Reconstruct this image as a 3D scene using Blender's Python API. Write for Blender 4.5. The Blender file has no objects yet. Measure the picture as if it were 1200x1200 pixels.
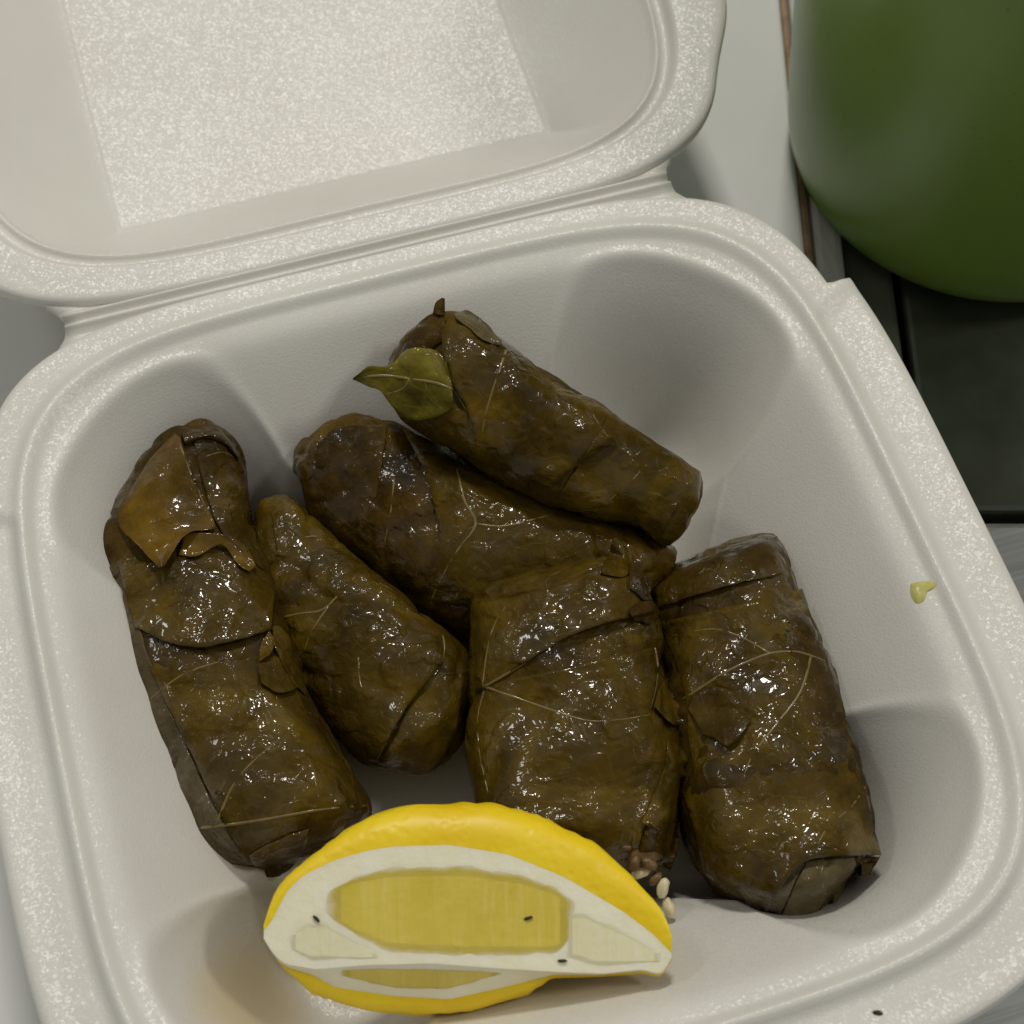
import bpy, bmesh, math, random
import numpy as np
from mathutils import Vector, Matrix, noise
from mathutils.bvhtree import BVHTree

# ------------------------------------------------------------------ camera, world, lamps, exposure
# All modelling is done in millimetres with the tray rim at z = 0 and the table at z = -35.1;
# everything is written out in metres with the table at z = 0.
TABLE = -35.1
def W(p): return Vector((p[0]*.001, p[1]*.001, (p[2]-TABLE)*.001))
F_PX, TILT, YAW, ROLL, DIST, CX, CY = 2130.33, 0.518666, -0.300839, 0.00504, 261.931, 6.744, 15.570
_d = np.array([math.sin(TILT)*math.sin(YAW), -math.sin(TILT)*math.cos(YAW), math.cos(TILT)])
CAM = np.array([CX, CY, 0.]) + DIST*_d
FWD = -_d
_r = np.cross(FWD, [0, 0, 1.]); _r /= np.linalg.norm(_r)
_u = np.cross(_r, FWD)
RIGHT = math.cos(ROLL)*_r + math.sin(ROLL)*_u
UP = -math.sin(ROLL)*_r + math.cos(ROLL)*_u
def ray(px, py):
    return FWD + RIGHT*((px-600)/F_PX) - UP*((py-600)/F_PX)      # depth along FWD is 1
def at(px, py, z):                                              # photo pixel -> point at height z
    d = ray(px, py); t = (z-CAM[2])/d[2]
    return CAM + d*t
def at_depth(px, py, dep): return CAM + ray(px, py)*dep
def depth_of(p): return float((np.asarray(p)-CAM) @ FWD)

scene = bpy.context.scene
C = scene.collection
cam = bpy.data.cameras.new('camera'); cam_o = bpy.data.objects.new('camera', cam); C.objects.link(cam_o)
cam.sensor_width = 36; cam.sensor_fit = 'HORIZONTAL'; cam.lens = F_PX/1200*36
cam.clip_start = .01; cam.clip_end = 50
M = Matrix((RIGHT, UP, -FWD)).transposed().to_4x4(); M.translation = W(CAM)
cam_o.matrix_world = M
cam.dof.use_dof = True; cam.dof.focus_distance = .262; cam.dof.aperture_fstop = 36
scene.camera = cam_o

world = bpy.data.worlds.new('World'); scene.world = world; world.use_nodes = True
bg = world.node_tree.nodes['Background']; bg.inputs[0].default_value = (.96, .97, 1, 1); bg.inputs[1].default_value = .25

def area(name, loc, target, size, size_y, power, col):
    l = bpy.data.lights.new(name, 'AREA'); l.shape = 'RECTANGLE'; l.size = size; l.size_y = size_y
    l.energy = power; l.color = col
    o = bpy.data.objects.new(name, l); C.objects.link(o); o.location = loc
    o.rotation_euler = (Vector(target)-Vector(loc)).to_track_quat('-Z', 'Y').to_euler()
    return o
area('ceiling_panel', (.16, .66, 1.12), (0, .02, 0), .17, .13, 6.0, (1, .965, .91))
area('ceiling_panel', (-.62, .62, 1.1), (0, 0, 0), .2, .14, 1.3, (1, .975, .94))
area('ceiling_panel', (.8, -.22, 1.1), (0, 0, 0), .2, .14, 3.3, (1, .975, .94))
scene.view_settings.view_transform = 'Standard'; scene.view_settings.look = 'None'
scene.view_settings.gamma = 1; scene.view_settings.use_curve_mapping = False
scene.view_settings.exposure = 0
scene.cycles.use_denoising = True
scene.cycles.max_bounces = 6

# ------------------------------------------------------------------ materials
def srgb(r, g, b):
    f = lambda v: (v/255/12.92) if v <= 10.3 else ((v/255+.055)/1.055)**2.4
    return (f(r), f(g), f(b), 1)
class Mat:
    def __init__(s, name):
        s.m = bpy.data.materials.new(name); s.m.use_nodes = True
        s.t = s.m.node_tree; s.b = s.t.nodes['Principled BSDF']
        s.tc = s.t.nodes.new('ShaderNodeTexCoord')
        s.geo = s.t.nodes.new('ShaderNodeNewGeometry')
    def n(s, typ, **kw):
        k = s.t.nodes.new(typ)
        for a, v in kw.items(): setattr(k, a, v)
        return k
    def link(s, a, b): s.t.links.new(a, b)
    def noise(s, scale, detail=4, rough=.55, dist=0, vec=None):
        k = s.n('ShaderNodeTexNoise'); k.inputs['Scale'].default_value = scale
        k.inputs['Detail'].default_value = detail; k.inputs['Roughness'].default_value = rough
        k.inputs['Distortion'].default_value = dist
        s.link(vec if vec else s.tc.outputs['Object'], k.inputs['Vector'])
        return k.outputs['Fac']
    def ramp(s, fac, stops, interp='LINEAR'):
        k = s.n('ShaderNodeValToRGB'); e = k.color_ramp.elements; k.color_ramp.interpolation = interp
        while len(e) > len(stops): e.remove(e[-1])
        while len(e) < len(stops): e.new(.5)
        for el, (p, c) in zip(e, stops):
            el.position = p; el.color = c if len(c) == 4 else (*c, 1)
        s.link(fac, k.inputs['Fac']); return k.outputs['Color']
    def math(s, op, a, b):
        k = s.n('ShaderNodeMath', operation=op)
        for i, v in enumerate((a, b)):
            if isinstance(v, (int, float)): k.inputs[i].default_value = v
            else: s.link(v, k.inputs[i])
        return k.outputs[0]
    def mix(s, fac, a, b, typ='MIX'):
        k = s.n('ShaderNodeMix', data_type='RGBA', blend_type=typ)
        for i, v in ((0, fac), (6, a), (7, b)):
            if isinstance(v, (int, float)): k.inputs[i].default_value = v
            elif isinstance(v, tuple): k.inputs[i].default_value = v
            else: s.link(v, k.inputs[i])
        return k.outputs[2]
    def bump(s, height, strength, dist, prev=None):
        k = s.n('ShaderNodeBump'); k.inputs['Strength'].default_value = strength
        k.inputs['Distance'].default_value = dist
        s.link(height, k.inputs['Height'])
        if prev: s.link(prev, k.inputs['Normal'])
        return k.outputs['Normal']
    def set(s, **kw):
        for a, v in kw.items():
            i = s.b.inputs[a.replace('_', ' ')]
            if isinstance(v, (int, float, tuple)): i.default_value = v
            else: s.link(v, i)

def g(v): return (v, v, v, 1)
def make_foam():
    m = Mat('foam')
    tint = m.ramp(m.noise(28, 3), [(.3, srgb(210, 206, 193)), (.7, srgb(218, 215, 203))])
    fine = m.noise(2600, 1, .5)
    cell = m.n('ShaderNodeTexVoronoi'); cell.inputs['Scale'].default_value = 3000; m.link(m.tc.outputs['Object'], cell.inputs['Vector'])
    n1 = m.bump(fine, .3, .00012)
    # crystalline bead facets: each bead tips the surface a little its own way
    nm = m.n('ShaderNodeVectorMath', operation='SUBTRACT'); m.link(cell.outputs['Color'], nm.inputs[0]); nm.inputs[1].default_value = (.5, .5, .5)
    ns = m.n('ShaderNodeVectorMath', operation='SCALE'); ns.inputs['Scale'].default_value = .3; m.link(nm.outputs[0], ns.inputs[0])
    na = m.n('ShaderNodeVectorMath', operation='ADD'); m.link(n1, na.inputs[0]); m.link(ns.outputs[0], na.inputs[1])
    nn = m.n('ShaderNodeVectorMath', operation='NORMALIZE'); m.link(na.outputs[0], nn.inputs[0])
    m.set(Base_Color=tint, Roughness=.55, Normal=n1)
    m.b.inputs['Coat Weight'].default_value = .7; m.b.inputs['Coat Roughness'].default_value = .31
    m.link(nn.outputs[0], m.b.inputs['Coat Normal'])
    return m.m
def make_leaf(name, dark, mid, light, wet=1.0, spk=1.0, seed=0.):
    """cooked vine leaf: blotchy olive, fine venation, wet oily film that breaks the highlights up"""
    m = Mat(name)
    mp = m.n('ShaderNodeMapping'); mp.inputs['Location'].default_value = (seed*.37, seed*.21, seed*.11)
    m.link(m.tc.outputs['Object'], mp.inputs['Vector']); v = mp.outputs['Vector']
    big = m.noise(75, 4, .6, .6, v); fin = m.noise(420, 5, .65, .3, v)
    c = m.ramp(big, [(.3, dark), (.5, mid), (.72, light)])
    c = m.mix(.55, c, m.ramp(fin, [(.3, g(.55)), (.5, g(.95)), (.75, g(1.3))]), 'MULTIPLY')
    # small net of veinlets
    vo = m.n('ShaderNodeTexVoronoi', feature='DISTANCE_TO_EDGE'); vo.inputs['Scale'].default_value = 330
    dv = m.n('ShaderNodeVectorMath', operation='ADD'); nz = m.n('ShaderNodeTexNoise'); nz.inputs['Scale'].default_value = 260
    sc = m.n('ShaderNodeVectorMath', operation='SCALE'); sc.inputs['Scale'].default_value = .0026
    m.link(v, nz.inputs['Vector']); m.link(nz.outputs['Color'], sc.inputs[0]); m.link(v, dv.inputs[0]); m.link(sc.outputs[0], dv.inputs[1])
    m.link(dv.outputs[0], vo.inputs['Vector'])
    net = m.ramp(vo.outputs['Distance'], [(0, g(1)), (.055, g(0))])
    c = m.mix(m.math('MULTIPLY', net, .12), c, light)
    # wet film: glossy pools between dull patches
    patch = m.noise(150, 3, .5, .4, v)
    wetm = m.ramp(patch, [(.46, g(.02)), (.57, g(1))])
    pebb = m.noise(500, 2, .5, .5, v); crinkle = m.noise(210, 3, .5, 1.0, v)
    rough_p = m.ramp(m.noise(210, 2, .5, 0, v), [(.48, g(.05)), (.56, g(1))])
    n1 = m.bump(crinkle, .2*spk, .0016)
    n2 = m.bump(m.math('MULTIPLY', pebb, rough_p), .6*spk, .0007, n1)
    n3 = m.bump(net, .22, .00016, n2)
    m.set(Base_Color=c, Normal=n3)
    rr = m.ramp(patch, [(.36, g(.5)), (.55, g(.3))])
    m.set(Roughness=rr)
    m.set(Coat_Weight=m.math('MULTIPLY', wetm, wet), Coat_Roughness=.04)
    m.link(n3, m.b.inputs['Coat Normal']); m.b.inputs['Coat IOR'].default_value = 1.4; m.b.inputs['Specular IOR Level'].default_value = .08
    return m.m
LEAF = dict(
    olive=make_leaf('leaf_olive', srgb(47, 35, 4), srgb(74, 57, 9), srgb(100, 80, 16)),
    brown=make_leaf('leaf_brown', srgb(44, 31, 5), srgb(72, 53, 9), srgb(98, 75, 15), seed=1),
    dark=make_leaf('leaf_dark', srgb(40, 29, 7), srgb(64, 48, 10), srgb(88, 68, 18), seed=2),
    green=make_leaf('leaf_green', srgb(70, 62, 12), srgb(96, 88, 22), srgb(128, 116, 40), seed=3, spk=.7),
    amber=make_leaf('leaf_amber', srgb(54, 41, 5), srgb(84, 63, 9), srgb(114, 86, 16), seed=4, spk=.6),
    pale=make_leaf('leaf_pale', srgb(72, 62, 36), srgb(96, 84, 54), srgb(120, 108, 76), wet=.45, spk=.6, seed=5),
    grey=make_leaf('leaf_grey', srgb(62, 52, 32), srgb(84, 73, 50), srgb(110, 98, 72), wet=.5, spk=.7, seed=6))
def make_vein():
    m = Mat('leaf_vein')
    m.set(Base_Color=m.ramp(m.noise(300), [(.3, srgb(92, 74, 20)), (.7, srgb(122, 102, 40))]), Roughness=.4, Coat_Weight=.5, Coat_Roughness=.12)
    return m.m
VEIN = make_vein()
def make_rind():
    m = Mat('lemon_rind')
    c = m.ramp(m.noise(60, 3), [(.3, srgb(240, 200, 8)), (.7, srgb(250, 220, 30))])
    vo = m.n('ShaderNodeTexVoronoi', feature='SMOOTH_F1'); vo.inputs['Scale'].default_value = 750
    m.link(m.tc.outputs['Object'], vo.inputs['Vector'])
    pit = m.ramp(vo.outputs['Distance'], [(.1, g(0)), (.45, g(1))])
    n1 = m.bump(pit, .3, .00022); n2 = m.bump(m.noise(190, 3), .14, .0004, n1)
    m.set(Base_Color=c, Roughness=.42, Normal=n2)
    m.b.inputs['Subsurface Weight'].default_value = .15; m.b.inputs['Subsurface Scale'].default_value = .002
    m.b.inputs['Subsurface Radius'].default_value = (1, .8, .2)
    return m.m
def make_pith():
    m = Mat('lemon_pith')
    c = m.ramp(m.noise(260, 4), [(.3, srgb(250, 240, 200)), (.7, srgb(254, 247, 216))])
    m.set(Base_Color=c, Roughness=.5, Normal=m.bump(m.noise(900, 3), .4, .0003))
    m.b.inputs['Subsurface Weight'].default_value = .3; m.b.inputs['Subsurface Scale'].default_value = .003
    m.b.inputs['Subsurface Radius'].default_value = (1, .9, .55)
    return m.m
def make_pulp(name='lemon_pulp', a=(214, 190, 62), b=(226, 204, 84), c2=(236, 220, 130)):
    m = Mat(name)
    at_ = m.n('ShaderNodeAttribute', attribute_name='uvw')          # lengthwise / radial coordinates of the cut
    mp = m.n('ShaderNodeMapping'); mp.inputs['Scale'].default_value = (1, .085, 1)
    m.link(at_.outputs['Vector'], mp.inputs['Vector'])
    st = m.noise(620, 3, .6, .8, mp.outputs['Vector']); bl = m.noise(130, 3, .5)
    c = m.ramp(bl, [(.3, srgb(*a)), (.7, srgb(*b))])
    c = m.mix(m.ramp(st, [(.5, g(0)), (.8, g(.45))]), c, srgb(*c2))
    sx = m.n('ShaderNodeSeparateXYZ'); m.link(at_.outputs['Vector'], sx.inputs[0])
    edge = m.math('ADD', sx.outputs[2], m.math('MULTIPLY', m.math('SUBTRACT', m.noise(420, 4, .6), .5), .7))
    c = m.mix(m.ramp(edge, [(.25, g(0)), (.8, g(1))]), srgb(252, 243, 208), c)
    n1 = m.bump(st, .5, .0005); n2 = m.bump(m.noise(700, 2), .3, .0004, n1)
    m.set(Base_Color=c, Roughness=.22, Normal=n2)
    m.b.inputs['Subsurface Weight'].default_value = 0; m.b.inputs['Subsurface Scale'].default_value = .004
    m.b.inputs['Subsurface Radius'].default_value = (1, .9, .35)
    m.b.inputs['Coat Weight'].default_value = .3; m.b.inputs['Coat Roughness'].default_value = .12
    return m.m
def simple(name, a, b, scale, rough, bs=0, bd=.0003, metal=0, stretch=None):
    m = Mat(name); v = None
    if stretch:
        mp = m.n('ShaderNodeMapping'); mp.inputs['Scale'].default_value = stretch[0]; mp.inputs['Rotation'].default_value = (0, 0, stretch[1])
        m.link(m.tc.outputs['Object'], mp.inputs['Vector']); v = mp.outputs['Vector']
    n = m.noise(scale, 5, .6, 0, v)
    m.set(Base_Color=m.ramp(n, [(.3, a), (.7, b)]), Roughness=rough, Metallic=metal)
    if bs: m.set(Normal=m.bump(n, bs, bd))
    return m.m
FOAM = make_foam(); RIND = make_rind(); PITH = make_pith(); PULP = make_pulp()
MEMB = make_pulp('lemon_membrane', (234, 226, 176), (242, 236, 196), (246, 242, 216))
def make_cup():
    m = Mat('green_glaze')
    c = m.ramp(m.noise(14, 3), [(.3, srgb(98, 128, 44)), (.7, srgb(116, 142, 54))])
    sp = m.ramp(m.noise(520, 2), [(.71, g(0)), (.75, g(1))])
    c = m.mix(m.math('MULTIPLY', sp, .4), c, srgb(60, 74, 34))
    m.set(Base_Color=c, Roughness=.36, Normal=m.bump(m.noise(600, 3), .12, .0003))
    m.b.inputs['Coat Weight'].default_value = .25; m.b.inputs['Coat Roughness'].default_value = .25
    return m.m
CUP = make_cup()
BOARD = simple('white_laminate', srgb(222, 222, 214), srgb(229, 229, 222), 30, .3, .05, .0002)
WORN = simple('worn_brown_edge', srgb(112, 82, 52), srgb(176, 150, 112), 160, .6, .4, .0004)
STEEL = simple('brushed_steel', srgb(150, 152, 146), srgb(188, 190, 182), 900, .4, .15, .0001, .35, ((.03, 1, 1), .30))
BLACK = simple('dark_smudged_glass', srgb(40, 44, 32), srgb(66, 70, 54), 60, .35)
DARKP = simple('dark_enamel', srgb(62, 64, 50), srgb(84, 86, 70), 80, .4)
DARKST = simple('grey_steel', srgb(188, 186, 176), srgb(212, 210, 200), 700, .4, .1, .0001, .2, ((1, .03, 1), .30))
RICE = simple('rice_grain', srgb(206, 192, 146), srgb(228, 216, 176), 500, .35)
MINCE = simple('filling_mince', srgb(84, 62, 30), srgb(124, 98, 54), 700, .4, .6, .0005)
HERB = simple('herb', srgb(26, 26, 10), srgb(52, 56, 18), 900, .5)
OIL = simple('oil_drop', srgb(186, 178, 84), srgb(206, 200, 128), 700, .2)

# ------------------------------------------------------------------ object helpers
def empty(name, base, label, cat, group=None):
    o = bpy.data.objects.new(name, None); C.objects.link(o); o.location = W(base); o.empty_display_size = .01
    o['label'] = label; o['category'] = cat
    if group: o['group'] = group
    return o
def mesh(name, verts, faces, mat, parent=None, smooth=True, top=None, attr=None, gpos=None):
    """verts in mm; origin at the top-level parent's origin"""
    base = gpos if gpos is not None else (W((0, 0, TABLE)) if top is None else top.location)
    me = bpy.data.meshes.new(name)
    me.from_pydata([tuple(W(v)-Vector(base)) for v in verts], [], [tuple(int(i) for i in f) for f in faces])
    me.materials.append(mat)
    if smooth: me.polygons.foreach_set('use_smooth', [True]*len(me.polygons))
    if attr is not None:
        a = me.attributes.new('uvw', 'FLOAT_VECTOR', 'POINT')
        a.data.foreach_set('vector', np.asarray(attr, dtype=np.float32).ravel())
    me.validate(); me.update()
    bm = bmesh.new(); bm.from_mesh(me); bmesh.ops.recalc_face_normals(bm, faces=bm.faces); bm.to_mesh(me); bm.free()
    o = bpy.data.objects.new(name, me); C.objects.link(o)
    if parent: o.parent = parent
    else: o.location = base
    return o
def grid_faces(n, m, wrap_m=False, off=0):
    F = []
    for i in range(n-1):
        for j in range(m if wrap_m else m-1):
            k = (j+1) % m
            F.append((off+i*m+j, off+i*m+k, off+(i+1)*m+k, off+(i+1)*m+j))
    return F
def sstep(a, b, x):
    t = np.clip((np.asarray(x, float)-a)/(b-a), 0, 1); return t*t*(3-2*t)
def smin(a, b, k):
    h = np.clip(.5+.5*(b-a)/k, 0, 1); return b*(1-h)+a*h-k*h*(1-h)
def smax(a, b, k): return -smin(-a, -b, k)
def resample(P, n):
    P = np.asarray(P, float); d = np.r_[0, np.cumsum(np.linalg.norm(np.diff(P, axis=0), axis=1))]
    t = np.linspace(0, d[-1], n)
    return np.stack([np.interp(t, d, P[:, k]) for k in range(P.shape[1])], 1)
def catmull(P, n):
    P = np.asarray(P, float)
    if len(P) < 3: return resample(P, n)
    Q = np.vstack([2*P[0]-P[1], P, 2*P[-1]-P[-2]]); out = []
    for i in range(1, len(Q)-2):
        for t in np.linspace(0, 1, 12, endpoint=False):
            a, b, c, d = Q[i-1:i+3]
            out.append(.5*((2*b)+(-a+c)*t+(2*a-5*b+4*c-d)*t*t+(-a+3*b-3*c+d)*t**3))
    out.append(P[-1]); return resample(out, n)

# ------------------------------------------------------------------ setting: worktop, steel rim, dark hob panel
AX = np.array([RIGHT[0], RIGHT[1]]); AX /= np.linalg.norm(AX); AY = np.array([-AX[1], AX[0]])
def loc2(p): return float(np.dot(p[:2], AX)), float(np.dot(p[:2], AY))
def wpt(a, b, z): return (a*AX[0]+b*AY[0], a*AX[1]+b*AY[1], z)
def slab(name, a0, a1, b0, b1, z0, z1, mat, bev=1.0, kind='structure'):
    V = []; 
    for (z, ins) in ((z0, 0), (z1-bev, 0), (z1-bev*.3, bev*.3), (z1, bev)):
        V += [wpt(a0+ins, b0+ins, z), wpt(a1-ins, b0+ins, z), wpt(a1-ins, b1-ins, z), wpt(a0+ins, b1-ins, z)]
    Fc = grid_faces(4, 4, True)+[(3, 2, 1, 0), (12, 13, 14, 15)]
    o = mesh(name, V, Fc, mat, smooth=False); o['kind'] = kind; return o
edgeA = (loc2(at(921, 0, TABLE))[0]+loc2(at(931, 245, TABLE))[0])/2
zs = TABLE-5
darkA0 = loc2(at(988, 300, zs))[0]; steelB = loc2(at(1160, 612, zs))[1]
slab('worktop', -700, edgeA, -500, 700, TABLE-18, TABLE, BOARD, .8)
slab('worn_worktop_edge', edgeA+.02, edgeA+1.5, -500, 700, TABLE-18, TABLE-.25, WORN, .5)
slab('steel_floor', edgeA+1.6, 700, -500, steelB, TABLE-20, zs+.6, STEEL, 1.4)
grA = loc2(at(1056, 360, zs))[0]
slab('side_rail', edgeA+1.7, darkA0-.6, steelB+.5, 700, TABLE-20, TABLE-.9, DARKST, 1.6)
slab('dark_panel', darkA0, grA-.7, steelB+2.2, 700, TABLE-20, zs, DARKP, 1.)
slab('dark_panel', grA+.7, 700, steelB+2.2, 700, TABLE-20, zs, BLACK, 1.)
slab('recess_floor', edgeA+1.55, 700, -500, 700, TABLE-24, TABLE-20.1, BLACK, .5)

# ------------------------------------------------------------------ foam clamshell container
HY, HZ, LID = 68.12, -1.0, .0786
NT = 720
TH = np.linspace(0, 2*np.pi, NT, endpoint=False)
CO, SI = np.cos(TH), np.sin(TH)
def sup(a, n): return a/((np.abs(CO)**n+np.abs(SI)**n)**(1/n))
RC = sup(62, 4.61)
def outline():
    back = sup(67.5, 5.0); side = sup(72.2, 4.0)
    yb = back*SI
    w = sstep(39.0, 41.6, yb)                       # the wide flange stops with a step near the hinge corners
    return side*(1-w)+back*w
RO = outline()
BACKW = sstep(38.5, 42, RO*SI)
def tray_z(x, y):
    n = 4.61
    rho = (np.abs(x/62)**n+np.abs(y/62)**n)**(1/n)
    s = np.clip((1-rho)*62, 0, None)
    ramp = -.28*s-.75*sstep(0, 1.8, s)-.85*.5*((s-4.5)+np.sqrt((s-4.5)**2+2.5))
    qx, qy = np.abs(x), np.abs(y)
    t = np.clip((qx+qy)/2, 0, 32.4)
    dist = np.hypot(qx-t, qy-t)
    r = 24.6+(32.4-t)*.75
    dl = dist-r; lobe = -2.2+1.15*dl-.45*np.clip(-dl, 0, 9)**2/9*1.1-1.15*np.clip(-dl-9, 0, None)
    z = smin(ramp, lobe, .7)+.38*np.exp(-((ramp-lobe)/.75)**2)*sstep(1.5, 3, s)
    return smax(z, np.full_like(z, -32.), 7.)
def build_tray(parent):
    V = []; R = 0
    def ring(x, y, z):
        nonlocal R
        V.extend(zip(x, y, z)); R += 1
    for t in np.r_[np.linspace(.012, .90, 96), np.linspace(.905, 1, 26)]:
        x, y = RC*t*CO, RC*t*SI
        ring(x, y, tray_z(x, y))
    wd = RO-RC; drop = 1.7*(1-BACKW)+.75*BACKW
    for f in (.06, .12, .2, .28, .38, .5, .62, .72, .8, .86):
        e = f*wd
        z = -drop*sstep(0, 2.4, e)+.45*sstep(.55, .85, f)*(1-BACKW)
        ring((RC+e)*CO, (RC+e)*SI, z)
    z0 = z
    for ins, dz in ((.55, .12), (.25, .45), (.05, 1.0), (0, 1.7), (.1, 2.4), (.6, 3.0), (1.6, 3.3)):
        ring((RO-ins)*CO, (RO-ins)*SI, z0-dz)
    for k, z in ((1.0, -6.), (.985, -10.), (.93, -20.), (.875, -32.), (.86, -34.3), (.84, -35.0), (.5, -35.), (.02, -35.)):
        ring(RC*k*CO, RC*k*SI, np.full(NT, z))
    F = grid_faces(R, NT, True)
    V.append((0, 0, -32.)); c = len(V)-1
    F += [(c, j, (j+1) % NT) for j in range(NT)]
    V.append((0, 0, -35.)); c2 = len(V)-1; o = (R-1)*NT
    F += [(c2, o+(j+1) % NT, o+j) for j in range(NT)]
    return V, F, mesh('tray', V, F, FOAM, parent, top=parent)
def lid_to_world(x, yl, zl):
    d = yl+HY; c, s = math.cos(LID), math.sin(LID)
    return x, HY+d*c-zl*s, HZ+.55+d*s+zl*c
def build_lid(parent):
    V = []; R = 0
    co, si = CO, -SI                                # mirrored: hinge side at local -y
    def ring(rad, z):
        nonlocal R
        for x, y, zz in zip(rad*co, rad*si, np.broadcast_to(z, (NT,))):
            V.append(lid_to_world(x, y, zz))
        R += 1
    DEP = -17.5
    side, back = sup(72.2, 4.0), sup(67.5, 5.0); wl = sstep(32, 52, back*SI); RL = side*(1-wl)+back*wl
    sq = 1/np.maximum(np.abs(CO)/38., np.abs(SI)/42.)
    for t in np.r_[np.linspace(.02, .9, 24), .95, .975, .99]: ring(sq*t, DEP-.25*t*t)
    ring(sq*1.0, DEP+.05); ring(sq*1.006, DEP+.1)
    R1 = RC-3.9
    for t in np.linspace(.02, 1, 26):
        ring(sq*1.006+(R1-sq*1.006)*t, DEP+.1+(-2.9-DEP)*(t**1.25))
    for ins, z in ((3.7, -2.25), (3.4, -1.95), (3.05, -1.95), (2.75, -2.3), (2.4, -2.55), (1.6, -2.6), (1.1, -2.45), (.7, -1.7), (.35, -.7), (0, -.15), (-.5, 0)):
        ring(RC-ins, z)
    for f in (.3, .5, .7, .85): ring((RC+.5)+(RL-RC-.5)*f, -.12*f)
    for ins, dz in ((.5, .2), (.2, .55), (.03, 1.0), (0, 1.7), (.1, 2.4), (.6, 3.0), (1.6, 3.3)): ring(RL-ins, -.1-dz)
    for k, z in ((1.0, -4.5), (.96, -8.), (.85, -15.), (.76, -19.5), (.7, -20.3), (.4, -20.3), (.02, -20.3)): ring(RC*k, z)
    F = grid_faces(R, NT, True)
    V.append(lid_to_world(0, 0, DEP)); c = len(V)-1; F += [(c, j, (j+1) % NT) for j in range(NT)]
    V.append(lid_to_world(0, 0, -20.3)); c = len(V)-1; o = (R-1)*NT; F += [(c, o+(j+1) % NT, o+j) for j in range(NT)]
    return mesh('lid', V, F, FOAM, parent, top=parent)
def build_hinge(parent):
    ys = np.linspace(-4.6, 4.6, 70); V = []
    def prof(y):
        z = -1.25+.75*np.exp(-((y-.95)/.5)**2)+.7*np.exp(-((y+.95)/.5)**2)-.3*np.exp(-(y/.4)**2)-.25*np.exp(-((np.abs(y)-2.0)/.5)**2)
        return z-.5*sstep(1.7, 2.6, np.abs(y))
    nx = 40
    for y in ys:
        hw = 49.2+ .20*max(0, abs(y)-.6)**1.75
        for x in np.linspace(-hw, hw, nx):
            V.append((x, HY+y*1.0, prof(y)+LID*max(0, y)))
    m = len(V)
    for y in ys:
        hw = 49.2+ .20*max(0, abs(y)-.6)**1.75
        for x in np.linspace(-hw, hw, nx): V.append((x, HY+y, -3.0))
    n = len(ys)
    F = grid_faces(n, nx)+[tuple(reversed(f)) for f in grid_faces(n, nx, off=m)]
    for i in range(n-1):
        F += [(i*nx, (i+1)*nx, m+(i+1)*nx, m+i*nx), ((i+1)*nx-1, m+(i+1)*nx-1, m+(i+2)*nx-1, (i+2)*nx-1)]
    return mesh('hinge', V, F, FOAM, parent, top=parent)
box = empty('foam_container', (0, 0, -35.), 'open white foam takeaway clamshell holding the stuffed leaves, lid folded back', 'container')
TV, TF, _ = build_tray(box); build_lid(box); build_hinge(box)
TRAY = BVHTree.FromPolygons([Vector(v) for v in TV], TF)

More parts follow.
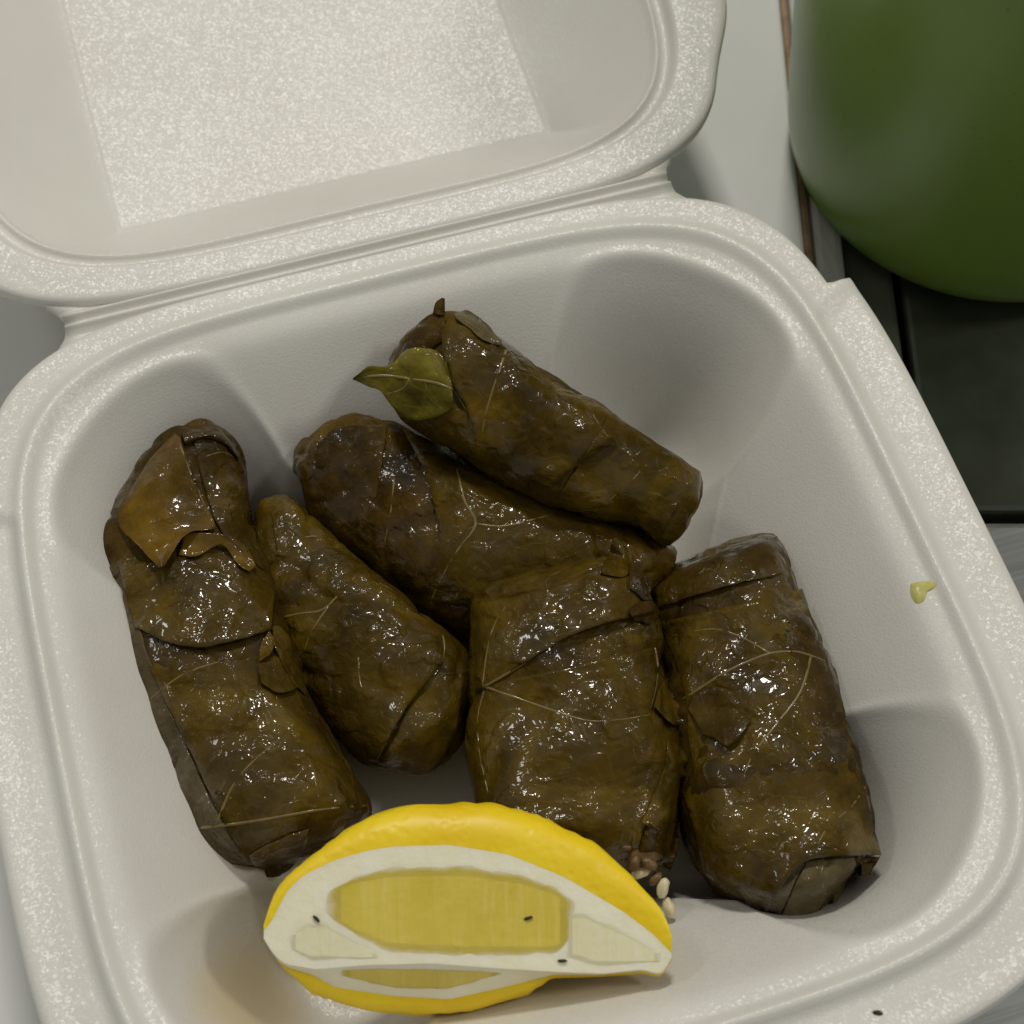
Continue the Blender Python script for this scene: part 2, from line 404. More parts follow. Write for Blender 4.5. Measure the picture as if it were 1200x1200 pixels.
# ------------------------------------------------------------------ stuffed vine leaves
CV = Vector(CAM)
def cast(bvh, px, py):
    d = Vector(ray(px, py)); h = bvh.ray_cast(CV, d.normalized())
    return None if h[0] is None else depth_of(h[0])
class Roll:
    def __init__(s, label, Lp, Rp, zc, hk, mat, seed, expo=2.8, ends=(.75, .75), amp=.75):
        s.seed = seed; s.rng = random.Random(seed); s.n = 0
        NS, NR = 110, 104
        L, R = catmull(Lp, NS), catmull(Rp, NS)
        zc = np.interp(np.linspace(0, 1, NS), np.linspace(0, 1, len(zc)), zc)
        Lw = np.array([at(*L[i], zc[i]) for i in range(NS)]); Rw = np.array([at(*R[i], zc[i]) for i in range(NS)])
        # both silhouette points at the depth of the centre
        Cc = []; U = []
        for i in range(NS):
            mid = at(*((L[i]+R[i])/2), zc[i]); dp = depth_of(mid)
            a, b = at_depth(*L[i], dp), at_depth(*R[i], dp)
            Cc.append((a+b)/2); U.append((b-a)/2)
        Cc, U = np.array(Cc), np.array(U)
        T = np.gradient(Cc, axis=0); T /= np.linalg.norm(T, axis=1)[:, None]
        V = []; hmax = np.median(np.linalg.norm(U, axis=1))
        for i in range(NS):
            u = U[i]; w = np.linalg.norm(u)
            vd = CAM-Cc[i]; vd /= np.linalg.norm(vd)
            v = np.cross(u/w, T[i]); v = v-(v@(u/w))*(u/w); v /= np.linalg.norm(v)
            if v @ vd < 0: v = -v
            v = v*.6+vd*.4; v /= np.linalg.norm(v)
            t = i/(NS-1)
            e = min(1, (1-(1-min(1, t/.10))**2.2)*(1-ends[0])+ends[0], (1-(1-min(1, (1-t)/.10))**2.2)*(1-ends[1])+ends[1])
            hh = hk*hmax*e
            for j in range(NR):
                a = 2*np.pi*j/NR; c, q = np.cos(a), np.sin(a)
                k = (abs(c)**expo+abs(q)**expo)**(-1/expo)
                V.append(Cc[i]+u*c*k+v*hh*q*k)
        V = np.array(V); P = V.reshape(NS, NR, 3); ctr = P.mean(1)
        for i in range(NS):
            for j in range(NR):
                p = P[i, j]; n = p-ctr[i]; n /= (np.linalg.norm(n)+1e-6)
                q = Vector(p*.085)+Vector((seed*7.1, 0, 0))
                d = .45+amp*noise.noise(q)+amp*.45*noise.noise(q*2.6)-amp*.55*abs(noise.noise(q*1.7+Vector((9, 3, 1))))+.08*noise.noise(q*9)
                d -= .75*(1-min(1, 2.2*abs(noise.noise(q*.95+Vector((2, 11, seed))))))**7+.4*(1-min(1, 2.2*abs(noise.noise(q*2.1+Vector((7, 1, seed))))))**6
                P[i, j] = p+n*d
        V = list(map(tuple, P.reshape(-1, 3))); F = grid_faces(NS, NR, True)
        for row, tdir in ((0, -1), (NS-1, 1)):           # softly domed ends
            base = P[row].copy(); c0 = base.mean(0); last = row*NR
            for kk, (sc, push) in enumerate(((.86, .9), (.6, 1.7), (.3, 2.0))):
                o = len(V); 
                for j in range(NR): V.append(tuple(c0+(base[j]-c0)*sc+T[row]*tdir*push+.35*np.array(noise.noise_vector(Vector(base[j]*.3+c0*.01)))))
                F += [(last+j, last+(j+1) % NR, o+(j+1) % NR, o+j) for j in range(NR)]
                last = o
            V.append(tuple(c0+T[row]*tdir*1.9)); c = len(V)-1
            F += [(last+j, last+(j+1) % NR, c) for j in range(NR)]
        V = np.array(V)
        b = V.mean(0).copy(); b[2] = V[:, 2].min()
        s.root = empty('stuffed_vine_leaf', b, label, 'stuffed leaf', 'stuffed vine leaves in the foam tray')
        mesh('wrapped_leaf', V, F, LEAF[mat], s.root, top=s.root)
        s.V = [Vector(v) for v in V]; s.F = F; s.bvh = BVHTree.FromPolygons(s.V, s.F)
    def _add(s, V, F):
        o = len(s.V); s.V += [Vector(v) for v in V]; s.F += [tuple(i+o for i in f) for f in F]
    def refresh(s): s.bvh = BVHTree.FromPolygons(s.V, s.F)
    def sheet(s, name, A, B, mat, lA=.3, lB=.3, mid=None, rough=.25, n=40, m=18, thick=.32, maxd=16, e0=None, e1=None, curve=True, body=False):
        """a leaf layer between two photo polylines, laid on whatever of this roll lies under it;
        lA, lB = lift (mm) along each polyline (number or list), mid = lift half way"""
        A = (catmull if curve else resample)(A, n); B = (catmull if curve else resample)(B, n)
        lift = lambda l: np.interp(np.linspace(0, 1, n), np.linspace(0, 1, len(l)), l) if isinstance(l, (list, tuple)) else np.full(n, float(l))
        la, lb = lift(lA), lift(lB); s.n += 1
        px = np.array([[A[i]*(1-t)+B[i]*t for t in np.linspace(0, 1, m)] for i in range(n)])
        D = np.full((n, m), np.nan)
        for i in range(n):
            for j in range(m):
                h = cast(s.bvh, *px[i, j])
                if h is not None: D[i, j] = h
        ok = ~np.isnan(D)
        if not ok.any(): raise ValueError('sheet misses '+name)
        md = np.nanmedian(D)
        bad = ok & (D > md+maxd); D[bad] = np.nan; ok = ~np.isnan(D)
        for _ in range(90):                                # carry the depth out over the gaps
            if ok.all(): break
            E = D.copy(); k2 = ok.copy()
            for i, j in zip(*np.where(~ok)):
                vals = [D[a, b] for a, b in ((i-1, j), (i+1, j), (i, j-1), (i, j+1)) if 0 <= a < n and 0 <= b < m and ok[a, b]]
                if vals: E[i, j] = sum(vals)/len(vals); k2[i, j] = True
            D, ok = E, k2
        for _ in range(2):
            P = np.pad(D, 1, mode='edge'); D = .4*D+.15*(P[:-2, 1:-1]+P[2:, 1:-1]+P[1:-1, :-2]+P[1:-1, 2:])
        V = []
        for i in range(n):
            for j, t in enumerate(np.linspace(0, 1, m)):
                l = la[i]*(1-t)+lb[i]*t
                if mid is not None: l += (mid-(la[i]+lb[i])/2)*4*t*(1-t)
                sI = i/(n-1)
                if e0 is not None: l += (e0-l)*max(0, 1-sI/.18)**1.5
                if e1 is not None: l += (e1-l)*max(0, 1-(1-sI)/.18)**1.5
                p = at_depth(*px[i, j], D[i, j])
                r = noise.noise(Vector(p*.28)+Vector((s.n*3.3, s.seed, 0)))+.5*noise.noise(Vector(p*.7)+Vector((s.n*1.3, s.seed, 4)))
                ed = min(1, 4*min(t, 1-t, sI, 1-sI)+.35)
                jit = .22*np.array(noise.noise_vector(Vector(p*.55)+Vector((s.n, 0, s.seed))))*(1-ed)
                V.append(at_depth(*px[i, j], D[i, j]-(max(.12, l+rough*r*(.5+.5*min(1, max(l, .2)))) if l > .1 else l))+jit)
        N = len(V); V2 = [v+np.array(FWD)*thick for v in V]
        F = grid_faces(n, m); G = [tuple(N+q for q in reversed(f)) for f in F]
        rim = [i*m for i in range(n)]+[(n-1)*m+j for j in range(1, m)]+[i*m+m-1 for i in range(n-2, -1, -1)]+[j for j in range(m-2, 0, -1)]
        K = [(rim[i], rim[(i+1) % len(rim)], N+rim[(i+1) % len(rim)], N+rim[i]) for i in range(len(rim))]
        o = mesh(name, V+V2, F+G+K, LEAF[mat], s.root, top=s.root)
        s._add(V, F); s.refresh(); return o
    def vein(s, P, r0=.3, r1=.14):
        Q = catmull(P, max(12, int(sum(np.linalg.norm(np.diff(np.array(P, float), axis=0), axis=1))/6)))
        pts = []; last = None
        for x, y in Q:
            d = cast(s.bvh, x, y)
            if d is None: continue
            if last is not None and abs(d-last) > 4: continue
            last = d; pts.append(at_depth(x, y, d+.1))
        if len(pts) < 3: return
        pts = np.array(pts)
        for _ in range(2): pts[1:-1] = .5*pts[1:-1]+.25*(pts[:-2]+pts[2:])
        T = np.gradient(pts, axis=0); V = []; K = 6
        for i, p in enumerate(pts):
            t = T[i]/(np.linalg.norm(T[i])+1e-9); vd = CAM-p; vd /= np.linalg.norm(vd)
            u = np.cross(t, vd); u /= np.linalg.norm(u); v = np.cross(u, t)
            r = 1.0*(r0+(r1-r0)*i/(len(pts)-1))*(1+.25*noise.noise(Vector(p)))
            for k in range(K):
                a = 2*np.pi*k/K; V.append(p+u*r*math.cos(a)+v*r*.8*math.sin(a))
        F = grid_faces(len(pts), K, True)+[tuple(range(K)), tuple((len(pts)-1)*K+k for k in reversed(range(K)))]
        return mesh('vein', V, F, VEIN, s.root, top=s.root)

# --- the six rolls --------------------------------------------------------------------------
r3 = Roll('brown stuffed vine leaf lying under the roll with the green leaf tip',
          [(357, 560), (380, 622), (436, 668), (490, 712), (560, 750), (640, 765), (712, 740), (765, 690)],
          [(368, 515), (402, 491), (460, 496), (530, 535), (610, 570), (685, 600), (740, 618), (782, 640)],
          [-20, -20, -20, -20], .92, 'brown', 3)
r3.sheet('leaf_layer', [(470, 500), (500, 560), (515, 640), (500, 705)], [(690, 606), (700, 640), (712, 690), (700, 730)], 'olive', .9, .4, .3)
r3.sheet('leaf_layer', [(372, 520), (400, 500), (455, 500)], [(362, 560), (385, 610), (430, 650)], 'dark', .4, -.3)
r3.vein([(536, 551), (540, 570), (546, 592), (559, 614), (536, 645), (515, 682), (505, 705)])
r3.vein([(559, 614), (590, 617), (632, 607), (660, 600)], .22)
r3.vein([(462, 560), (458, 600), (450, 640)], .2)

r2 = Roll('short olive stuffed vine leaf pressed between two longer rolls, end folded to a point',
          [(301, 608), (303, 650), (318, 712), (346, 785), (385, 848), (430, 897), (488, 908)],
          [(352, 595), (382, 622), (425, 658), (475, 705), (530, 748), (554, 786), (548, 838)],
          [-21, -20.5, -20, -20.5, -21], .95, 'olive', 2)
r2.sheet('end_fold', [(535, 790), (505, 806), (478, 830), (462, 862), (442, 896)], [(552, 782), (550, 826), (530, 862), (508, 905), (480, 908)], 'olive', .25, .25)
r2.sheet('leaf_layer', [(345, 700), (372, 770), (395, 840), (428, 892)], [(512, 745), (518, 775), (478, 826), (440, 894)], 'olive', -.2, [.5, 1.1, 1.2, .5])
r2.sheet('leaf_layer', [(318, 602), (345, 598), (375, 622)], [(330, 700), (380, 712), (430, 672)], 'olive', .3, -.3)
r2.vein([(316, 640), (347, 632), (372, 628), (392, 634)], .22)
r2.vein([(332, 724), (352, 719), (375, 717), (386, 709), (405, 688), (428, 664)])
r2.vein([(386, 709), (366, 739), (356, 764)], .22)
r2.vein([(420, 770), (422, 800), (430, 820)], .18)
r2.vein([(519, 745), (521, 760), (518, 775)], .2)

r1 = Roll('long dark stuffed vine leaf with a folded hood and amber leaf point',
          [(206, 512), (178, 535), (149, 578), (127, 622), (108, 668), (129, 765), (152, 825), (178, 878), (227, 976), (262, 1014)],
          [(258, 504), (283, 540), (292, 585), (304, 640), (322, 690), (345, 760), (365, 825), (390, 870), (432, 945), (424, 966)],
          [-21, -19.5, -19, -19, -19, -19, -19.5, -20], .88, 'dark', 1)
r1.sheet('leaf_side', [(104, 664), (129, 765), (153, 825), (178, 878), (227, 976), (262, 1015)], [(150, 664), (168, 750), (192, 815), (222, 885), (258, 960), (292, 1010)], 'grey', .25, .2)
r1.sheet('leaf_layer', [(165, 760), (205, 845), (235, 905), (268, 975), (290, 1008)], [(325, 760), (362, 838), (392, 880), (430, 946), (380, 985)], 'olive', .25, .5, e0=-.3)
r1.sheet('leaf_band', [(138, 662), (200, 655), (260, 650), (322, 690)], [(158, 735), (213, 757), (262, 754), (318, 738)], 'olive', .5, [.6, 1.3, 1.6, 1.3])
r1.sheet('torn_flap', [(318, 735), (330, 735), (345, 758), (360, 790)], [(322, 758), (332, 780), (345, 800), (358, 815)], 'olive', [.8, 2.2, 2.0, .8], [.6, .8, .8, .6])
r1.sheet('torn_flap', [(300, 772), (318, 768), (330, 772)], [(306, 800), (328, 812), (352, 806)], 'olive', .4, .9)
r1.sheet('torn_flap', [(316, 738), (322, 752), (316, 768)], [(306, 752), (304, 764), (303, 774)], 'amber', 1.6, .5)
r1.sheet('hood_side', [(262, 506), (284, 545), (292, 590), (302, 640), (308, 668)], [(226, 512), (236, 560), (248, 600), (258, 622), (268, 632)], 'dark', .35, .4)
r1.sheet('leaf_fold', [(217, 624), (242, 625), (270, 629), (289, 642), (300, 664)], [(210, 650), (230, 652), (259, 639), (278, 661), (292, 670)], 'amber', [1.6, 1.9, 2.0, 1.6, .9], [.9, .8, 1.3, .8, .6], thick=.25)
r1.sheet('hood', [(205, 508), (178, 535), (150, 580), (137, 612), (160, 638), (188, 667)], [(211, 513), (220, 548), (237, 587), (252, 618), (219, 626), (191, 664)], 'amber', [.4, .4, .4, .9, 2.2, 3.2], [1.2, 1.6, 1.7, 1.8, 2.6, 3.2], 1.0, thick=.25)
r1.sheet('hood_roll', [(212, 508), (232, 500), (256, 502), (278, 528)], [(218, 522), (238, 514), (262, 520), (280, 540)], 'dark', .8, .4, 1.6)
r1.sheet('end_tip', [(292, 1002), (305, 994), (335, 980), (362, 972)], [(300, 1022), (316, 1028), (338, 1020), (358, 992)], 'dark', .4, .5, 1.2)
r1.vein([(227, 971), (262, 967), (301, 962), (375, 949), (430, 944)], .3, .2)
r1.vein([(254, 966), (262, 945), (275, 918), (301, 888), (340, 858)], .25)
r1.vein([(176, 820), (200, 800), (227, 785), (277, 770)], .2)
r1.vein([(211, 520), (220, 547), (237, 586), (251, 616)], .2)
r1.vein([(376, 948), (372, 930), (368, 905)], .14)
r1.vein([(242, 535), (262, 530), (282, 542)], .16)

r6 = Roll('stuffed vine leaf with branching pale veins and an open folded end',
          [(763, 690), (770, 740), (775, 800), (785, 870), (798, 940), (808, 1000), (842, 1044), (905, 1076)],
          [(909, 630), (932, 682), (958, 745), (978, 808), (998, 868), (1014, 928), (1022, 975), (1004, 1020), (968, 1058)],
          [-19, -19, -19, -19, -20, -21], .95, 'dark', 6, ends=(.45, .5))
r6.sheet('end_fold', [(946, 1008), (972, 1007), (1003, 1005), (1010, 1014)], [(912, 1080), (942, 1080), (976, 1060), (1002, 1028)], 'pale', .2, .2, .5)
r6.sheet('end_fold', [(890, 1040), (915, 1030), (940, 1012)], [(892, 1076), (908, 1080), (926, 1048)], 'grey', .2, .4)
r6.sheet('leaf_layer', [(792, 900), (830, 890), (875, 880), (925, 872), (965, 866), (997, 864)], [(836, 1046), (868, 1062), (894, 1072), (918, 1036), (944, 1009), (985, 1003), (1033, 1002)], 'olive', -.4, [.5, .6, .8, 1.3, 1.7, 1.7, 1.4], .5)
r6.sheet('corner_fold', [(1004, 1006), (1018, 1004), (1032, 1004)], [(1006, 1026), (1012, 1026), (1020, 1024)], 'dark', .6, .5)
r6.sheet('leaf_layer', [(772, 730), (800, 800), (808, 870), (815, 910)], [(940, 690), (968, 770), (994, 858), (1008, 915)], 'olive', .2, -.3, .35, e1=-.4)
r6.sheet('top_fold', [(764, 690), (812, 664), (850, 650), (880, 640), (911, 628)], [(772, 712), (835, 692), (872, 682), (900, 676), (928, 668)], 'dark', .3, [.5, .9, .9, .7, .5])
r6.sheet('torn_flap', [(806, 830), (815, 812), (838, 805), (862, 811)], [(824, 862), (838, 866), (854, 875), (880, 846)], 'dark', .3, [1.1, 1.2, 1.2, .4])
r6.vein([(800, 820), (808, 815), (848, 789), (875, 776), (902, 766), (934, 764), (966, 775)], .28, .22)
r6.vein([(902, 766), (871, 748), (835, 737), (785, 746)], .22)
r6.vein([(950, 769), (938, 811), (911, 847), (880, 888), (870, 918)], .26)
r6.vein([(1013, 922), (997, 946), (970, 969), (958, 990)], .22)
r6.vein([(964, 1012), (962, 1030), (968, 1050)], .16)

r5 = Roll('squarish stuffed vine leaf with a torn top edge, standing behind the lemon wedge',
          [(556, 706), (554, 760), (553, 830), (553, 900), (558, 960), (570, 1010)],
          [(742, 664), (766, 720), (776, 790), (794, 860), (797, 930), (782, 1008)],
          [-15, -16, -17.5, -18.5, -19.5, -20], .82, 'olive', 5, expo=3.2, ends=(.85, .7))
r5.sheet('leaf_layer', [(556, 806), (555, 860), (556, 920), (566, 985)], [(768, 758), (772, 782), (764, 838), (790, 905)], 'olive', .2, [.9, .9, .8, .5], .3, e1=-.4)
r5.sheet('top_fold', [(555, 709), (600, 699), (655, 685), (706, 664), (745, 670)], [(557, 812), (580, 800), (617, 775), (685, 738), (768, 717)], 'olive', .3, [.3, .6, 1.3, 1.4, .9])
r5.sheet('torn_tip', [(704, 672), (712, 652), (720, 631), (728, 636)], [(722, 676), (732, 676), (742, 668), (744, 652)], 'amber', [.4, .8, 1.2, .9], .5, thick=.22)
r5.sheet('torn_tip', [(738, 660), (752, 670), (764, 680), (762, 694)], [(738, 690), (746, 696), (756, 704), (764, 704)], 'dark', .8, .5, 1.2)
r5.sheet('torn_edge', [(736, 716), (748, 706), (765, 706), (774, 718)], [(744, 728), (752, 728), (762, 732), (772, 722)], 'brown', .6, 1.0, 1.4)
r5.sheet('curled_flap', [(766, 828), (776, 800), (790, 797), (806, 822)], [(772, 834), (790, 850), (806, 855), (828, 844)], 'olive', .9, [1.0, 1.9, 2.2, 1.5])
r5.sheet('crumpled_edge', [(782, 866), (778, 900), (764, 936), (752, 965)], [(806, 880), (808, 912), (798, 946), (786, 980)], 'olive', .3, .5, 1.3, rough=.8)
r5.sheet('end_flap', [(764, 958), (752, 985), (748, 1005)], [(792, 966), (796, 990), (786, 1020)], 'brown', .5, .8, 1.0)
r5.vein([(566, 806), (590, 792), (617, 776), (640, 764)], .3)
r5.vein([(566, 804), (600, 816), (640, 830), (690, 845), (730, 843), (760, 838)], .25)
r5.vein([(566, 804), (570, 770), (578, 735), (592, 712)], .22)
r5.vein([(568, 808), (560, 840), (562, 880), (572, 930)], .18)
r5.vein([(767, 759), (771, 780), (768, 808), (760, 838)], .2)

r4 = Roll('stuffed vine leaf resting across another roll, bright green leaf tip sticking out',
          [(464, 462), (474, 490), (515, 519), (555, 543), (600, 570), (645, 592), (690, 606), (735, 612), (777, 640)],
          [(478, 398), (508, 368), (548, 367), (590, 399), (632, 432), (682, 466), (736, 499), (785, 530), (820, 555)],
          [-4, -3, -3, -4, -5, -6, -7, -8, -9], .9, 'olive', 4, ends=(.6, .75))
r4.sheet('inner_end', [(466, 424), (478, 396), (498, 372), (516, 364)], [(482, 440), (496, 420), (510, 406), (528, 396)], 'dark', .3, .3, .9)
r4.sheet('stalk_tip', [(506, 368), (510, 356), (518, 349)], [(520, 370), (521, 360), (521, 350)], 'dark', .6, .6, 1.0, n=12, m=8)
r4.sheet('leaf_layer', [(530, 369), (518, 389), (521, 420), (531, 452), (548, 480), (559, 538)], [(722, 512), (712, 521), (698, 531), (684, 541), (668, 552), (645, 572)], 'olive', [.9, 1.2, 1.1, .9, .7, .4], [1.4, 1.2, 1.0, .8, .6, .4], .35)
r4.sheet('leaf_layer', [(712, 490), (740, 503), (782, 530), (819, 553)], [(652, 586), (690, 602), (730, 606), (770, 634)], 'olive', .3, .4, .3)
r4.sheet('rolled_edge', [(531, 368), (548, 364), (570, 379), (588, 399)], [(536, 375), (548, 383), (564, 397), (585, 406)], 'pale', .9, .6, 1.3)
r4.sheet('green_leaf_tip', [(414, 443), (433, 429), (456, 428), (478, 409), (504, 409), (521, 420), (530, 450)], [(413, 445), (430, 452), (446, 459), (460, 477), (481, 492), (510, 489), (532, 478)], 'green', [2.0, 1.6, 1.2, 1.0, .8, .8, .6], [1.2, 1.3, 1.4, 1.4, 1.2, 1.0, .7], 1.2, thick=.25, maxd=1.5)
r4.sheet('end_fold', [(692, 610), (722, 604), (754, 608), (774, 636)], [(700, 640), (728, 654), (752, 660), (772, 650)], 'grey', -2.5, -3.5, -4.5)
r4.vein([(593, 411), (580, 450), (570, 482), (560, 536)], .3)
r4.vein([(524, 440), (532, 458), (547, 480), (553, 500), (559, 516)], .2)
r4.vein([(424, 442), (450, 440), (480, 444), (512, 449), (530, 457)], .26, .3)
r4.vein([(503, 410), (509, 424), (513, 445)], .18)
r4.vein([(480, 444), (472, 456), (452, 462)], .18)
r4.vein([(498, 447), (505, 468), (520, 480)], .16)
r4.vein([(688, 472), (698, 492), (712, 512)], .2)
r4.vein([(758, 545), (735, 568), (712, 588)], .2)

# rice filling showing at the open end of the squarish roll
rng = random.Random(5)
def blob(name, px, py, dep, rad, mat, parent, top, stretch=(1, 1, 1), seed=0, rot=0.):
    bm = bmesh.new(); bmesh.ops.create_icosphere(bm, subdivisions=3, radius=1)
    c = at_depth(px, py, dep); V = []
    cr, sr = math.cos(rot), math.sin(rot)
    for v in bm.verts:
        q = v.co.copy(); k = 1+.18*noise.noise(q*1.6+Vector((seed, 0, 0)))
        x, y, z = q.x*stretch[0]*k*rad, q.y*stretch[1]*k*rad, q.z*stretch[2]*k*rad
        V.append(c+RIGHT*(x*cr-y*sr)+UP*(x*sr+y*cr)-FWD*z)
    F = [[v.index for v in f.verts] for f in bm.faces]; bm.free()
    return mesh(name, V, F, mat, parent, top=top)
d5 = cast(r5.bvh, 765, 985)
fl = blob('filling', 752, 1000, d5+2.0, 1.9, MINCE, r5.root, r5.root, (1.2, 1.0, .7), 2)
for k, (x, y, rd) in enumerate(((733, 992, .8), (744, 1012, 1.0), (760, 1012, 1.1), (768, 1030, .9), (737, 1000, .6), (756, 990, .8), (764, 1000, .7))):
    blob('mince_crumb', x, y, d5+.9+.25*k, rd, MINCE, fl, r5.root, (1.3, .8, .9), k*3.1, k*1.3)
for k, (x, y, rt) in enumerate(((777, 1040, 1.3), (784, 1064, 1.9), (752, 1022, .4), (742, 996, .6))):
    blob('rice_grain', x, y, d5+1.4+.4*k, .95, RICE, fl, r5.root, (1.6, .85, .8), k, rt)

# ------------------------------------------------------------------ lemon wedge
def lemon():
    E0 = at(545, 1134, -12.5); D0 = depth_of(E0)
    K = 150; X = np.linspace(309, 787, K)
    ip = lambda pts: np.interp(X, [p[0] for p in pts], [p[1] for p in pts])
    def sm(a, n=5):
        for _ in range(n): a[1:-1] = .5*a[1:-1]+.25*(a[:-2]+a[2:])
        return a
    top = sm(ip([(307, 1091), (314, 1064), (323, 1041), (340, 1022), (365, 1003), (400, 974), (433, 955), (470, 944), (505, 940), (572, 940), (610, 947), (640, 958), (698, 987), (743, 1028), (775, 1064), (784, 1080), (788, 1100)]))
    T = sm(ip([(307, 1093), (318, 1082), (325, 1066), (338, 1041), (360, 1023), (392, 1008), (430, 997), (460, 992), (527, 990), (595, 1001), (662, 1028), (730, 1068), (766, 1095), (780, 1110), (788, 1118)]))
    E = sm(ip([(307, 1096), (320, 1118), (334, 1130), (370, 1136), (428, 1131), (505, 1129), (586, 1135), (653, 1139), (707, 1141), (752, 1136), (775, 1142), (782, 1132), (788, 1120)]), 3)
    B = sm(ip([(307, 1097), (320, 1120), (334, 1133), (365, 1142), (392, 1157), (460, 1167), (527, 1171), (595, 1156), (649, 1142), (700, 1142.5), (752, 1138), (775, 1144), (788, 1122)]), 3)
    bot = sm(ip([(307, 1098), (330, 1134), (365, 1165), (424, 1185), (496, 1192), (550, 1188), (617, 1167), (649, 1146), (700, 1145), (752, 1141), (775, 1146), (788, 1124)]), 3)
    env = np.clip(1-np.abs((X-548)/245)**2.6, .02, 1)                # thickness towards the two ends
    for k in range(8, K-8):                          # rests on the sloping tray wall instead of sinking into it
        D0 = min(D0, cast(TRAY, X[k], bot[k])-.4-5.5*env[k])
    mm = D0/F_PX
    def P(k, y, w): return at_depth(X[k], y, D0-w)
    root = empty('lemon_wedge', at(540, 1120, -31.9), 'juicy yellow lemon wedge with white pith lying against the stuffed leaves', 'lemon')
    # depth (mm towards the camera) of each edge
    wT = lambda k: -2.2*env[k]; wB = lambda k: -3.2*env[k]
    # rind: T -> top silhouette -> round the back -> bottom silhouette -> B
    V = []; ring = []
    for k in range(K):
        e = env[k]; h = (bot[k]-top[k])
        pts = [(T[k], wT(k)), (T[k]+(top[k]-T[k])*.45, wT(k)-.8*e), (T[k]+(top[k]-T[k])*.8, wT(k)-2.4*e), (top[k], wT(k)-5.5*e),
               (top[k]+h*.06, wT(k)-9*e), (top[k]+h*.25, -14*e), (top[k]+h*.5, -15*e), (top[k]+h*.75, -13*e), (bot[k]-h*.05, -9*e), (bot[k], -5.5*e), (B[k]+(bot[k]-B[k])*.6, wB(k)-.3*e), (B[k], wB(k))]
        q = catmull(pts, 56); ring.append(q)
        for qi, (y, w) in enumerate(q):
            p = P(k, y, w); a = .22*e*min(1, qi/6, (55-qi)/6)
            p = p+a*np.array(noise.noise_vector(Vector(p*.22))); V.append(p)
    F = grid_faces(K, 56)
    mesh('rind', V, F, RIND, root, top=root)
    # upper and lower cut faces (pith), sharing the core edge
    def face(name, a, wa, b, wb, mat, m=26, rough=.05, off=0.):
        V = []; A = []
        for k in range(K):
            for t in np.linspace(0, 1, m):
                y = a[k]*(1-t)+b[k]*t; w = wa(k)*(1-t)+wb(k)*t+off
                p = P(k, y, w); w2 = rough*noise.noise(Vector(p*.5)); V.append(P(k, y, w+w2*4*t*(1-t)))
                A.append(((X[k]-545)*mm*.001, (y-1130)*mm*.001, 0))
        return mesh(name, V, grid_faces(K, m), mat, root, top=root, attr=A)
    face('pith', E, lambda k: 0., T, wT, PITH)
    face('pith', E, lambda k: 0., B, wB, PITH)
    # pulp patches set into the cut faces
    def patch(name, xs, up, lo, mat, side, proud=.35, n=90, m=34):
        V = []; A = []
        xx = np.linspace(xs[0], xs[1], n)
        u = np.interp(xx, [p[0] for p in up], [p[1] for p in up]); l = np.interp(xx, [p[0] for p in lo], [p[1] for p in lo])
        u = sm(u, 4); l = sm(l, 4)
        for i, x in enumerate(xx):
            ek, tk, bk, en = (np.interp(x, X, q) for q in (E, T, B, env))
            for t in np.linspace(0, 1, m):
                y = u[i]*(1-t)+l[i]*t
                if side > 0: w = -2.2*en*(ek-y)/max(ek-tk, 1)
                else: w = -3.2*en*(y-ek)/max(bk-ek, 1)
                ed = min(1, 7*min(t, 1-t)*1.0, 16*min(i/(n-1), 1-i/(n-1)))
                w += -.05+.13*ed
                jx = .8*noise.noise(Vector((x*.06, y*.06, 7)))*(1-ed); jy = .8*noise.noise(Vector((x*.07, y*.07, 1)))*(1-ed)
                V.append(at_depth(x+jx*2, y+jy, D0-w-.06*noise.noise(Vector((x*.05, y*.012, 3)))*ed))
                ew = min(1, 8*min(t, 1-t), 14*min(i/(n-1), 1-i/(n-1))); A.append(((x-545)*mm*.001, (y-1130)*mm*.001, ew))
        return mesh(name, V, grid_faces(n, m), mat, root, top=root, attr=A)
    patch('pulp', (376, 680), [(376, 1056), (388, 1040), (415, 1024), (450, 1013), (482, 1010), (550, 1009), (617, 1022), (650, 1036), (680, 1060)],
          [(376, 1062), (392, 1082), (420, 1103), (455, 1121), (540, 1127), (620, 1125), (655, 1121), (670, 1100), (680, 1066)], PULP, 1)
    patch('pulp_segment', (662, 776), [(662, 1068), (684, 1066), (720, 1084), (750, 1102), (770, 1116)],
          [(662, 1124), (700, 1136), (735, 1132), (755, 1130), (770, 1128)], MEMB, 1, .3)
    patch('pulp_segment', (338, 445), [(338, 1098), (360, 1080), (380, 1080), (410, 1098), (440, 1118)],
          [(338, 1112), (365, 1128), (400, 1126), (420, 1125), (440, 1123)], MEMB, 1, .2)
    patch('pulp', (394, 592), [(394, 1137), (440, 1134), (505, 1134), (560, 1137), (585, 1140)],
          [(394, 1142), (440, 1154), (460, 1159), (523, 1161), (560, 1150), (585, 1142)], PULP, -1, .3, 60, 16)
    # pips of herb sticking to the cut
    def wface(x, y):
        ek, tk, en = (np.interp(x, X, q) for q in (E, T, env)); return -2.2*en*(ek-y)/max(ek-tk, 1)
    return root, D0, wface
LEM, LD0, wface = lemon()

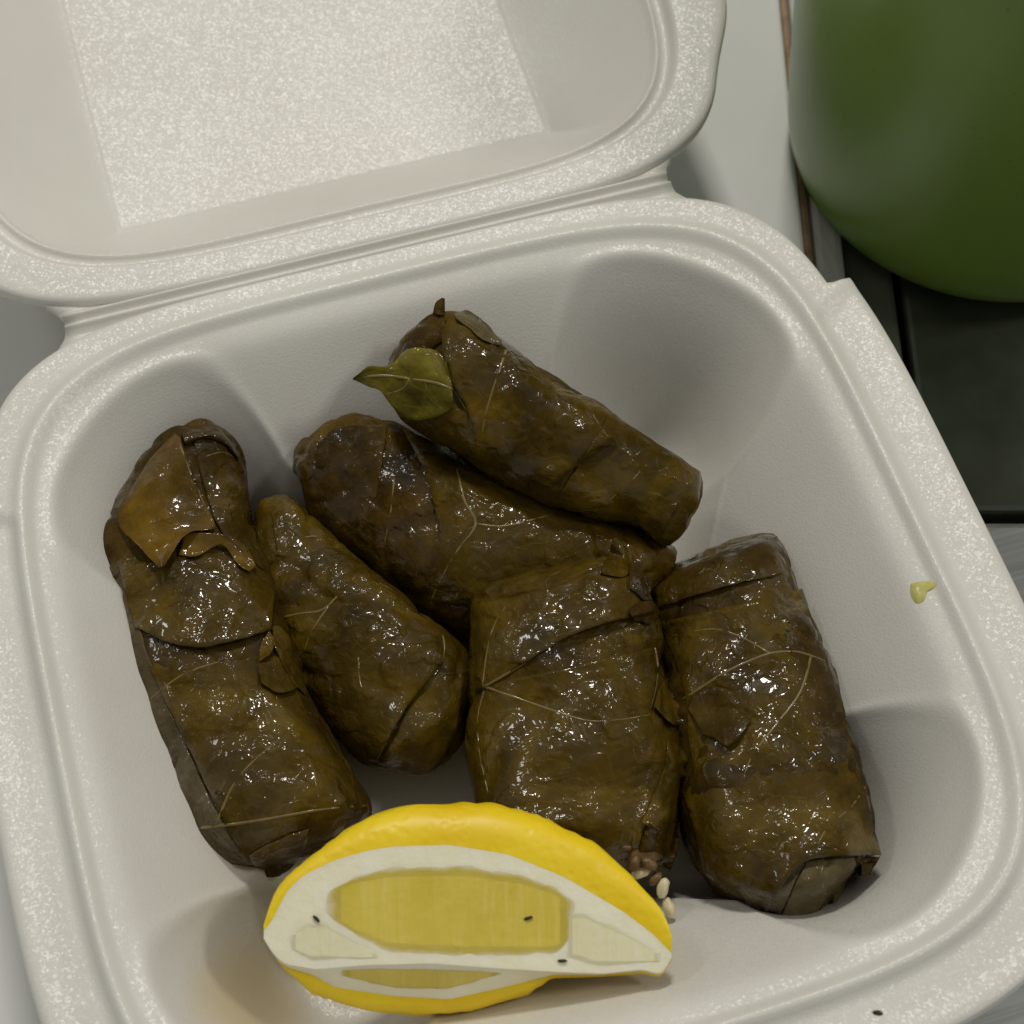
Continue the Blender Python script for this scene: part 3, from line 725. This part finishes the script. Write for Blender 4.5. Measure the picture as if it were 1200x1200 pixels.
# ------------------------------------------------------------------ crumbs and drops
def crumb(name, px, py, dep, rad, mat, label, cat, stretch=(1, 1, .5), rot=0., group=None, seed=0):
    c = at_depth(px, py, dep)
    o = bpy.data.objects.new('x', None)
    b = blob(name, px, py, dep, rad, mat, None, None, stretch, seed, rot)
    b.data.transform(Matrix.Translation(Vector(b.location)-W(c))); b.location = W(c)
    b['label'] = label; b['category'] = cat
    if group: b['group'] = group
    bpy.data.objects.remove(o); return b
for k, (x, y, rt, lb) in enumerate(((371, 1077, -.8, 'black herb fleck on the pale end of the lemon cut'), (619, 1076, .3, 'dark herb speck on the yellow pulp of the lemon'), (659, 1126, 0., 'dark herb speck at the lower edge of the lemon cut'))):
    crumb('herb_fleck', x, y, LD0-wface(x, y)-.25, .38, HERB, lb, 'herb', (1.6, .6, .5), rt, 'herb flecks on the lemon', k)
crumb('herb_fleck', 1029, 1187, cast(TRAY, 1029, 1187)-.1, .45, HERB, 'tiny green herb fleck on the foam tray rim', 'herb', (1.5, .7, .5), -.2)
crumb('herb_fleck', 127, 612, cast(TRAY, 127, 612)-.1, .4, HERB, 'tiny black crumb on the tray wall beside the hooded roll', 'herb', (1.4, .5, .5), -.6)
def film(name, pts, label, cat, mat, lift=.3):
    P = catmull(pts+[pts[0]], 41)[:-1]; c = P.mean(0); V = []
    for f, l in ((1, 0.02), (.8, lift*.7), (.5, lift), (.2, lift)):
        for q in P:
            x, y = c+(q-c)*f; V.append(at_depth(x, y, cast(TRAY, x, y)-l))
    V.append(at_depth(*c, cast(TRAY, *c)-lift))
    F = grid_faces(4, 40, True)+[(120+j, 120+(j+1) % 40, 160) for j in range(40)]
    b = W(at_depth(*c, cast(TRAY, *c)))
    o = mesh(name, V, F, mat, gpos=b); o['label'] = label; o['category'] = cat; return o
film('oil_drop', [(1067, 684), (1082, 681), (1097, 683), (1095, 689), (1087, 694), (1082, 705), (1073, 707), (1067, 696)], 'dried yellow oil drop on the foam tray rim', 'oil', OIL)

def glow():  # added tinted film: paints the yellow light bounced off the lemon onto the foam
    m = Mat('lemon_glow'); m.set(Base_Color=srgb(238, 206, 120), Roughness=.15)
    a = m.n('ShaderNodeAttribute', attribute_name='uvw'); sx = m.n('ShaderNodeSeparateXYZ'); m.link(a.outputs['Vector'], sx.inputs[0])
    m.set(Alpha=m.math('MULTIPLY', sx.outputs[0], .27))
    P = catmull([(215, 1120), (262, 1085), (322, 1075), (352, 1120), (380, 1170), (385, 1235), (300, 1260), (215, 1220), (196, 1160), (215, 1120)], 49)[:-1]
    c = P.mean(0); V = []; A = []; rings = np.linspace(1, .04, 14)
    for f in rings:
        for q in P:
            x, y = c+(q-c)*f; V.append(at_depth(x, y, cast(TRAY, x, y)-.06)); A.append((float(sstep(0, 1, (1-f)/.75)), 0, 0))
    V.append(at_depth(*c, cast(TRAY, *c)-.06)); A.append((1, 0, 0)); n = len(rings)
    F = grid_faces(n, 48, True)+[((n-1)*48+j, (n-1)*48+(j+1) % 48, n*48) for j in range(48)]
    o = mesh('glow_film', V, F, m.m, gpos=W(at_depth(*c, cast(TRAY, *c))), attr=A)
    o['label'] = 'added film painting the pale yellow lemon glow on the tray floor beside the wedge'; o['category'] = 'glow'
glow()

# ------------------------------------------------------------------ green cup
def cup():
    zb = zs+.1; c = at(1150, 192, zb)
    prof = [(0, 0), (24, 0), (28, .2), (31.5, 1.0), (34.5, 2.8), (36.6, 5.6), (37.8, 9), (38.6, 14), (39.4, 22), (40.6, 36), (42.0, 54), (43.4, 74), (44.5, 92), (45, 98), (44.6, 99.4), (43.6, 99.6), (42.6, 98.6), (42, 92), (40.8, 74), (38.2, 36), (36.6, 16), (32, 7), (24, 4.6), (0, 4)]
    NA = 128; V = []
    for r, z in prof:
        for k in range(NA):
            a = 2*np.pi*k/NA; V.append((c[0]+max(r, .01)*math.cos(a), c[1]+max(r, .01)*math.sin(a), zb+z))
    o = mesh('green_cup', V, grid_faces(len(prof), NA, True), CUP, gpos=W(c))
    o['label'] = 'plain green tapered cup standing behind the foam container'; o['category'] = 'cup'
cup()
